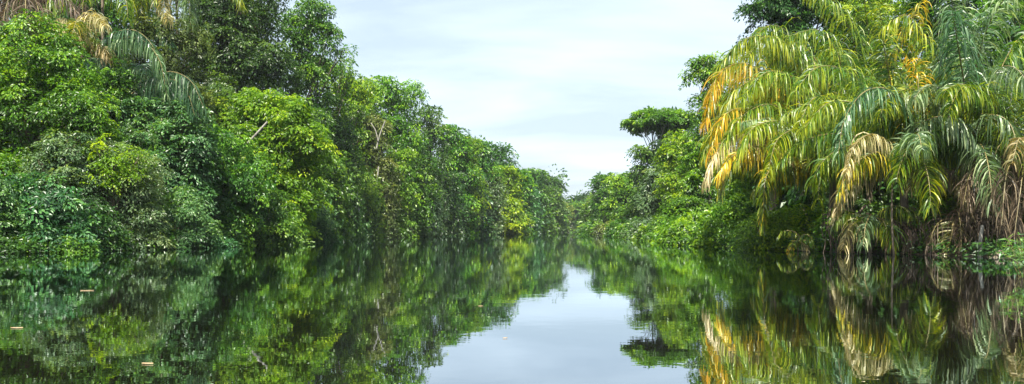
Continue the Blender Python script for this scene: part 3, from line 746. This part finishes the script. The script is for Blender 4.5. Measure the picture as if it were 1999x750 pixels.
# pale pole-like trunks
def stem(name, pts, d, r, label, cat, mat):
    ctrl = [at(x, y, d) for x, y in pts]
    ctrl[0][2] = min(ctrl[0][2], -0.4) if 'branch' not in name else ctrl[0][2]
    v, f = tube(catmull(ctrl, 14), r * (1.1 - .3 * np.linspace(0, 1, 14)), 8)
    o = mesh_obj(name, v, f, mat, origin=ctrl[0], smooth=True)
    return tag(o, label, cat)
stem('bare_stem', [(1745, 500), (1741, 420), (1742, 335)], 48.5, .06, 'thin greyish upright stem rising from the water under the middle palm', 'stem', BARK)
stem('bare_stem', [(1912, 505), (1914, 470), (1918, 440)], 45, .11, 'short whitish stump standing in the water beside the dead fronds', 'stump', BARKP)
stem('fallen_log', [(1925, 497), (1965, 494), (2030, 498)], 44, .28, 'dark brown log lying at the right waterline beyond the bamboo-leaved plant', 'log', BARK)
stem('leaning_stem', [(1628, 500), (1650, 450), (1690, 400)], 55, .10, 'thin brown stem leaning up right at the waterline', 'stem', BARK)
stem('dead_branch', [(462, 300), (485, 278), (522, 238)], 80.5, .13, 'bare pale grey limb crossing the vivid yellow-green tree', 'branch', BARKP)

def roots(px, d, wpx, hgt, n, label, seed):
    rg_ = R(seed); c = at(px, HY, d); c[2] = 0; W = wpx / F * d; parts = []
    for i in range(n):
        a = c + np.array([(rg_.random() - .5) * W, (rg_.random() - .5) * 1.6, hgt * (.5 + .6 * rg_.random())])
        e = np.array([a[0] + rg_.normal() * .45, a[1] - .3 - rg_.random() * .8, -.35])
        m_ = (a + e) / 2 + np.array([rg_.normal() * .35, -.2, .35 * rg_.random()])
        parts.append(tube(bez(a, m_, e, 8, .03, rg_), (.018 + .03 * rg_.random()) * np.linspace(1, .6, 8), 5))
    # cross pieces that tie the tangle together
    for i in range(max(3, n // 5)):
        z = hgt * (.3 + .6 * rg_.random()); a = c + [-W * .5, 0, z]; e = c + [W * .5, rg_.normal() * .3, z + rg_.normal() * .4]
        parts.append(tube(bez(a, (a + e) / 2 + [0, -.3, rg_.normal() * .4], e, 8, .06, rg_), .03 * np.linspace(1, .5, 8), 5))
    v, f = join(parts)
    tag(mesh_obj('root_tangle', v, f, ROOT, origin=c), label, 'roots')
roots(1650, 53.5, 90, 3.0, 34, 'tangle of thin brown roots and twigs left of the thin upright stem', 301)
roots(1800, 49.5, 80, 3.2, 26, 'dark roots hanging into the shaded hollow right of the thin upright stem', 302)
roots(1950, 45.8, 90, 3.0, 34, 'brown roots and twigs under the dead fronds at the right edge', 303)
roots(800, 176, 60, 4.0, 16, 'grey-brown twigs hanging to the water beside the pale drooping shrub', 304)

stem('slender_trunk', [(737, 464), (733, 400), (739, 325)], 153, .16, 'slender pale trunk showing below the pale olive vine-covered tree', 'trunk', BARKP)
stem('slender_trunk', [(706, 465), (702, 420), (696, 360)], 144, .15, 'slender grey trunk in the creepers right of the shaded waterline shrub', 'trunk', BARKP)
stem('slender_trunk', [(868, 461), (866, 425), (872, 390)], 205, .2, 'slender grey trunk behind the pale drooping shrub', 'trunk', BARK)
stem('slender_trunk', [(648, 469), (650, 420), (644, 350)], 118, .15, 'slender leaning trunk in the dark gap right of the vivid yellow-green tree', 'trunk', BARK)
stem('dead_branch', [(735, 290), (742, 262), (752, 236)], 153, .13, 'bare pale twig forking up from the pale olive tree', 'branch', BARKP)
stem('dead_branch', [(738, 275), (733, 255), (724, 240)], 152.5, .1, 'short bare pale twig left of the longer one on the pale olive tree', 'branch', BARKP)

# palms on the upper left
palm(250, 190, 74, 'drooping blue-green palm arching right at the upper left', [
    ('shade', 1.7, [(210, 85, -2), (255, 58, -4), (298, 90, -5), (318, 165, -6)], {'tip': .15, 'droop': 1.4}),
    ('silver', 1.5, [(225, 90, -2), (270, 75, -4), (310, 115, -6), (325, 185, -7)], {'tip': .15, 'droop': 1.4}),
    ('shade', 1.8, [(290, 160, -2), (330, 140, -4), (372, 158, -5), (398, 210, -6)], {'tip': .1, 'droop': 1.5}),
    ('shade', 1.8, [(300, 175, -2), (335, 155, -4), (365, 180, -5), (380, 225, -6)], {'tip': .1, 'droop': 1.5}),
    ('green', 1.6, [(215, 130, -2), (200, 85, -3), (170, 75, -4)], {'tip': .3}),
], rnd=[('shade', 6, 7.5, 30, 70, 2.0, 0, 350, 1.8)], seed=21, group='palms at the upper left', trunk_r=.17)
palm(160, 100, 72, 'straw-coloured dry palm fronds beside the upper left corner', [
    ('straw', 1.6, [(150, 55, -2), (120, 35, -3), (88, 60, -5)], {'tip': .3}),
    ('straw', 1.6, [(160, 50, -2), (185, 25, -4), (207, 50, -6)], {'tip': .3}),
    ('straw', 1.5, [(140, 60, -3), (118, 60, -4), (105, 95, -6)], {'tip': .2}),
    ('gold', 1.5, [(155, 60, -3), (150, 40, -5), (140, 70, -7)], {'tip': .1}),
], rnd=[('straw', 4, 4.5, 20, 60, 2.2, 150, 390, 1.4)], seed=22, group='palms at the upper left', trunk_r=.17)
palm(55, -10, 68, 'dead brown palm fronds hanging at the upper left corner', [
    ('brown', 2.2, [(30, -20, -2), (10, 20, -3), (5, 70, -4)], {'tip': .3}),
    ('brown', 2.2, [(60, -25, -2), (75, 20, -4), (78, 65, -5)], {'tip': .3}),
    ('brown', 2.0, [(50, -20, -3), (50, 20, -5), (48, 60, -6)], {'tip': .3}),
], rnd=[('brown', 5, 5.5, 0, 50, 2.3, 150, 390, 1.6)], seed=23, group='palms at the upper left', trunk_r=.17)
palm(345, -25, 86, 'olive palm with fronds hanging from the top edge left of the tall dark tree', [
    ('silver', 2.4, [(340, -60, -2), (365, -20, -4), (372, 50, -5)], {'tip': .1}),
    ('green', 2.4, [(310, -55, -2), (280, -10, -4), (275, 40, -5)], {'tip': .3}),
    ('straw', 2.0, [(350, -50, -3), (320, -10, -5), (330, 40, -7)], {'tip': .2}),
    ('blue', 2.4, [(330, -30, -3), (315, 40, -5), (335, 90, -6)], {'tip': .1}),
], rnd=[('green', 7, 8, 10, 60, 2.2, 150, 390, 1.9)], seed=24, group='palms at the upper left', trunk_r=.17)
palm(200, -15, 80, 'palm hanging from the top edge above the straw-coloured fronds', [
    ('brown', 2.0, [(190, -40, -2), (165, -5, -4), (160, 35, -5)], {'tip': .2}),
    ('olive' if 'olive' in P else 'green', 2.2, [(220, -40, -2), (245, 0, -4), (250, 40, -5)], {'tip': .2}),
], rnd=[('green', 6, 7, 10, 60, 2.2, 150, 390, 1.8)], seed=25, group='palms at the upper left', trunk_r=.17)

# bamboo-leaved plant in the right foreground
rng = R(77)
bp = at(2002, 545, 25.5); bp[2] = 0
root = empty('bamboo_leaved_plant', bp); tag(root, 'bright green narrow-leaved plant at the right edge in the foreground', 'plant')
pos, tt, nn_, sz = [], [], [], []; st = []
for i in range(16):
    a = rng.random() * 6.28; hgt = 0.5 + rng.random() * .9; rad = 0.15 + rng.random() * .75
    e = bp + np.array([math.cos(a) * rad, math.sin(a) * rad, hgt]); e[0] -= 0.1
    b0 = bp + np.array([math.cos(a) * rad * .3, math.sin(a) * rad * .3, 0.0])
    pth = bez(b0, (b0 + e) / 2 + [0, 0, .3], e, 8); st.append(tube(pth, .012 * (1.2 - np.linspace(0, 1, 8)), 5))
    for k in range(24):
        q = pth[rng.integers(2, 8)]
        dr = norm(np.array([rng.normal(), rng.normal(), rng.normal() * .35 + .1]))
        pos.append(q); tt.append(dr); nv = np.array([rng.normal() * .3, rng.normal() * .3, 1.0]); nn_.append(norm(nv - dr * nv.dot(dr))); sz.append(.22 + .16 * rng.random())
V, Fq = leaf_quads(np.array(pos), np.array(tt), np.array(nn_), np.array(sz), np.array(sz) * .17)
mesh_obj('leaves', V, Fq, L['teal'], root, tint=np.repeat(np.clip(.75 + .2 * rng.normal(size=len(pos)), 0, 1), 4))
v, f = join(st); mesh_obj('stems', v, f, RACHIS, root)

# fringe of undergrowth on both banks, uncountable
rng = R(88)
def cover(side, y0, y1, n, palk, nm, hmax):
    yy = y0 + (y1 - y0) * rng.random(n) ** 1.5
    edge = lb(yy) if side < 0 else rb(yy)
    off = -0.7 + rng.random(n) ** 1.3 * 9
    x = edge + side * off
    zz = np.clip(np.interp(off, [-1, 0, 1, 5, 12], [0, 0.0, .15, .5, .9]), 0.02, None) + rng.random(n) * hmax * np.clip(1 - .3 * np.abs(off - 1) / 4, .2, 1)
    sc = 0.22 + yy * 0.0035
    t = norm(np.stack([-side * np.abs(rng.normal(size=n)), rng.normal(size=n), rng.normal(size=n) * .5 - .1], 1))
    nv = norm(np.stack([-side * .5 + rng.normal(size=n) * .4, rng.normal(size=n) * .4 - .2, np.ones(n)], 1))
    nv = norm(nv - t * np.sum(nv * t, 1, keepdims=True))
    V, Fq = leaf_quads(np.stack([x, yy, zz], 1), t, nv, sc, sc * .4)
    V[:, 2] = np.maximum(V[:, 2], 0.015)
    tag(mesh_obj(nm, V, Fq, L[palk], tint=np.repeat(np.clip(.4 + .25 * rng.normal(size=n), 0, 1), 4)), 'low undergrowth covering the ' + ('left' if side < 0 else 'right') + ' bank between the trees', 'undergrowth', kind='stuff')
cover(-1, 30, 520, 60000, 'mid', 'undergrowth', 1.6)
cover(1, 12, 500, 50000, 'dark', 'undergrowth', .9)  # dark palette puts the shade under the palms into the leaf colour

# forest mass behind the first rows of trees
def wood(side, nm, lab, n, y0, y1, h0, h1, o0, o1):
    yy = y0 + (y1 - y0) * rng.random(n); edge = lb(yy) if side < 0 else rb(yy)
    lobes_ = []
    for i in range(n):
        s = 4.5 + 3 * rng.random()
        h = h0 + (h1 - h0) * rng.random()
        lobes_.append((edge[i] + side * (o0 + (o1 - o0) * rng.random()), yy[i], h * (0.15 + .85 * rng.random() ** .6), s, s, s * .9))
    V, Fq, T = foliage(rng, lobes_, .85, .5, 2.6, .8, .2, 30)
    tag(mesh_obj(nm, V, Fq, L['dark'], tint=T), lab, 'forest', kind='stuff')
wood(-1, 'distant_forest', 'mass of forest deep behind the left bank trees', 120, 45, 200, 14, 24, 22, 36)
wood(-1, 'distant_forest', 'mass of far forest behind the middle and end of the left bank', 130, 200, 640, 12, 24, 10, 40)
wood(1, 'distant_forest', 'mass of forest behind the right bank palms', 80, 35, 110, 9, 15, 14, 34)
wood(1, 'distant_forest', 'mass of far forest behind the right bank trees', 110, 130, 620, 8, 17, 12, 40)

# ------------------------------------------------------------------ floating bits
FLO = noise_mat('dry_leaf', (0.22, 0.15, 0.08), (0.45, 0.34, 0.20), (20, 20, 20))
def floater(px, py, wpx, label, rot=0.1):
    d = F * CAMH / (py - HY); c = at(px, py, d); c[2] = 0.0
    w = wpx / F * d; n = 9
    s = np.linspace(-1, 1, n); hw = 0.055 * w * np.sqrt(np.clip(1 - s ** 2, 0, 1)) + .001
    top = .002 + .012 * w * s ** 2
    V = []
    for i in range(n):
        for sg, zz in ((-1, .004), (0, 0.003), (1, .006)):
            x = s[i] * w / 2; y = hw[i] * sg * 2.2
            V.append((c[0] + x * math.cos(rot) - y * math.sin(rot), c[1] + x * math.sin(rot) + y * math.cos(rot), top[i] + zz))
    V = np.array(V)
    Fq = [(i * 3 + j, i * 3 + j + 1, i * 3 + j + 4, i * 3 + j + 3) for i in range(n - 1) for j in range(2)]
    o = mesh_obj('floating_leaf', V, Fq, FLO, origin=c)
    m = o.modifiers.new('thickness', 'SOLIDIFY'); m.thickness = 0.006
    tag(o, label, 'leaf', 'dry leaves floating on the river')
floater(170, 568, 26, 'dry pale leaf floating off the rounded left shrub, the farthest one')
floater(33, 641, 24, 'dry leaf floating close to the left picture edge', .05)
floater(288, 711, 24, 'reddish dry leaf floating nearest the camera on the left', -.1)
floater(938, 598, 9, 'small leaf floating left of the bright sky reflection', .2)
floater(986, 661, 10, 'tiny whitish leaf floating in the middle of the sky reflection', .4)

# humid air
hz = bpy.data.materials.new('humid_air'); hz.use_nodes = True
nt = hz.node_tree; nt.nodes.clear(); o_ = nt.nodes.new('ShaderNodeOutputMaterial'); pv = nt.nodes.new('ShaderNodeVolumePrincipled')
pv.inputs['Color'].default_value = (.86, .93, 1.0, 1); pv.inputs['Density'].default_value = HAZE; pv.inputs['Anisotropy'].default_value = 0.2
nt.links.new(pv.outputs[0], o_.inputs['Volume'])
a0, a1 = np.array([-3050., -450, -4.2]), np.array([3050., 3050, 48])
HV = [(a1[0] if i & 1 else a0[0], a1[1] if i & 2 else a0[1], a1[2] if i & 4 else a0[2]) for i in range(8)]
tag(mesh_obj('haze', HV, [(0, 2, 3, 1), (4, 5, 7, 6), (0, 1, 5, 4), (2, 6, 7, 3), (0, 4, 6, 2), (1, 3, 7, 5)], hz), 'thin humid haze over the river and forest', 'haze', kind='stuff')

# ------------------------------------------------------------------ sky, sun, camera
w = bpy.data.worlds.new('World'); scene.world = w; w.use_nodes = True
nt = w.node_tree; bg = nt.nodes['Background']
EL, AZ = math.radians(59), math.radians(-172)       # azimuth clockwise from +Y
sky = nt.nodes.new('ShaderNodeTexSky'); sky.sky_type = 'NISHITA'; sky.sun_disc = False
sky.sun_elevation = EL; sky.sun_rotation = AZ; sky.air_density = 1.0; sky.dust_density = 3.0; sky.ozone_density = 1.0
tc = nt.nodes.new('ShaderNodeTexCoord'); sx = nt.nodes.new('ShaderNodeSeparateXYZ')
nt.links.new(tc.outputs['Generated'], sx.inputs[0])
dv = nt.nodes.new('ShaderNodeVectorMath'); dv.operation = 'DIVIDE'
ad = nt.nodes.new('ShaderNodeMath'); ad.operation = 'ADD'; ad.inputs[1].default_value = 0.22
nt.links.new(sx.outputs['Z'], ad.inputs[0])
cb = nt.nodes.new('ShaderNodeCombineXYZ')
for i in range(3): nt.links.new(ad.outputs[0], cb.inputs[i])
nt.links.new(tc.outputs['Generated'], dv.inputs[0]); nt.links.new(cb.outputs[0], dv.inputs[1])
mp = nt.nodes.new('ShaderNodeMapping'); mp.inputs['Scale'].default_value = (0.7, 1.6, 0.0); mp.inputs['Rotation'].default_value = (0, 0, .25)
nt.links.new(dv.outputs[0], mp.inputs[0])
cn = nt.nodes.new('ShaderNodeTexNoise'); cn.inputs['Scale'].default_value = 1.6; cn.inputs['Detail'].default_value = 5; cn.inputs['Distortion'].default_value = .3
nt.links.new(mp.outputs[0], cn.inputs['Vector'])
cr = nt.nodes.new('ShaderNodeMapRange'); cr.inputs['From Min'].default_value = .38; cr.inputs['From Max'].default_value = .68
cr.inputs['To Min'].default_value = .50; cr.inputs['To Max'].default_value = .95
nt.links.new(cn.outputs['Fac'], cr.inputs['Value'])
mx = nt.nodes.new('ShaderNodeMix'); mx.data_type = 'RGBA'
nt.links.new(cr.outputs[0], mx.inputs[0]); nt.links.new(sky.outputs[0], mx.inputs[6])
mx.inputs[7].default_value = (6.3, 7.35, 8.3, 1)      # thin high cloud, in the sky texture's own units
nt.links.new(mx.outputs[2], bg.inputs['Color'])
bg.inputs['Strength'].default_value = 0.06

sd = bpy.data.lights.new('sun', 'SUN'); sd.energy = 5.0; sd.angle = math.radians(0.6); sd.color = (1.0, .94, .82)
so = bpy.data.objects.new('sun', sd); COL.objects.link(so)
from mathutils import Vector
dirv = Vector((math.sin(AZ) * math.cos(EL), math.cos(AZ) * math.cos(EL), math.sin(EL)))
so.rotation_euler = dirv.to_track_quat('Z', 'Y').to_euler()
so.location = (0, 0, 60)

cd = bpy.data.cameras.new('camera'); cam = bpy.data.objects.new('camera', cd); COL.objects.link(cam)
cam.location = (0, 0, CAMH); cam.rotation_euler = (math.radians(90), 0, 0)
cd.sensor_width = 36; cd.lens = 36 * F / 1999; cd.shift_y = (HY - 375) / 1999
cd.clip_start = .1; cd.clip_end = 8000
scene.camera = cam

scene.render.engine = 'CYCLES'
cy = scene.cycles
cy.max_bounces = 8; cy.diffuse_bounces = 4; cy.glossy_bounces = 3; cy.transmission_bounces = 3; cy.volume_bounces = 0
cy.use_denoising = True
try: cy.denoiser = 'OPENIMAGEDENOISE'
except Exception: pass
cy.sample_clamp_indirect = 6
cy.caustics_reflective = False; cy.caustics_refractive = False
vs = scene.view_settings
scene.display_settings.display_device = 'sRGB'
vs.view_transform = 'Standard'; vs.look = 'None'; vs.gamma = 1.0; vs.use_curve_mapping = False
vs.exposure = 1.5
print('quads', sum(n for _, n in TREES), len(TREES))
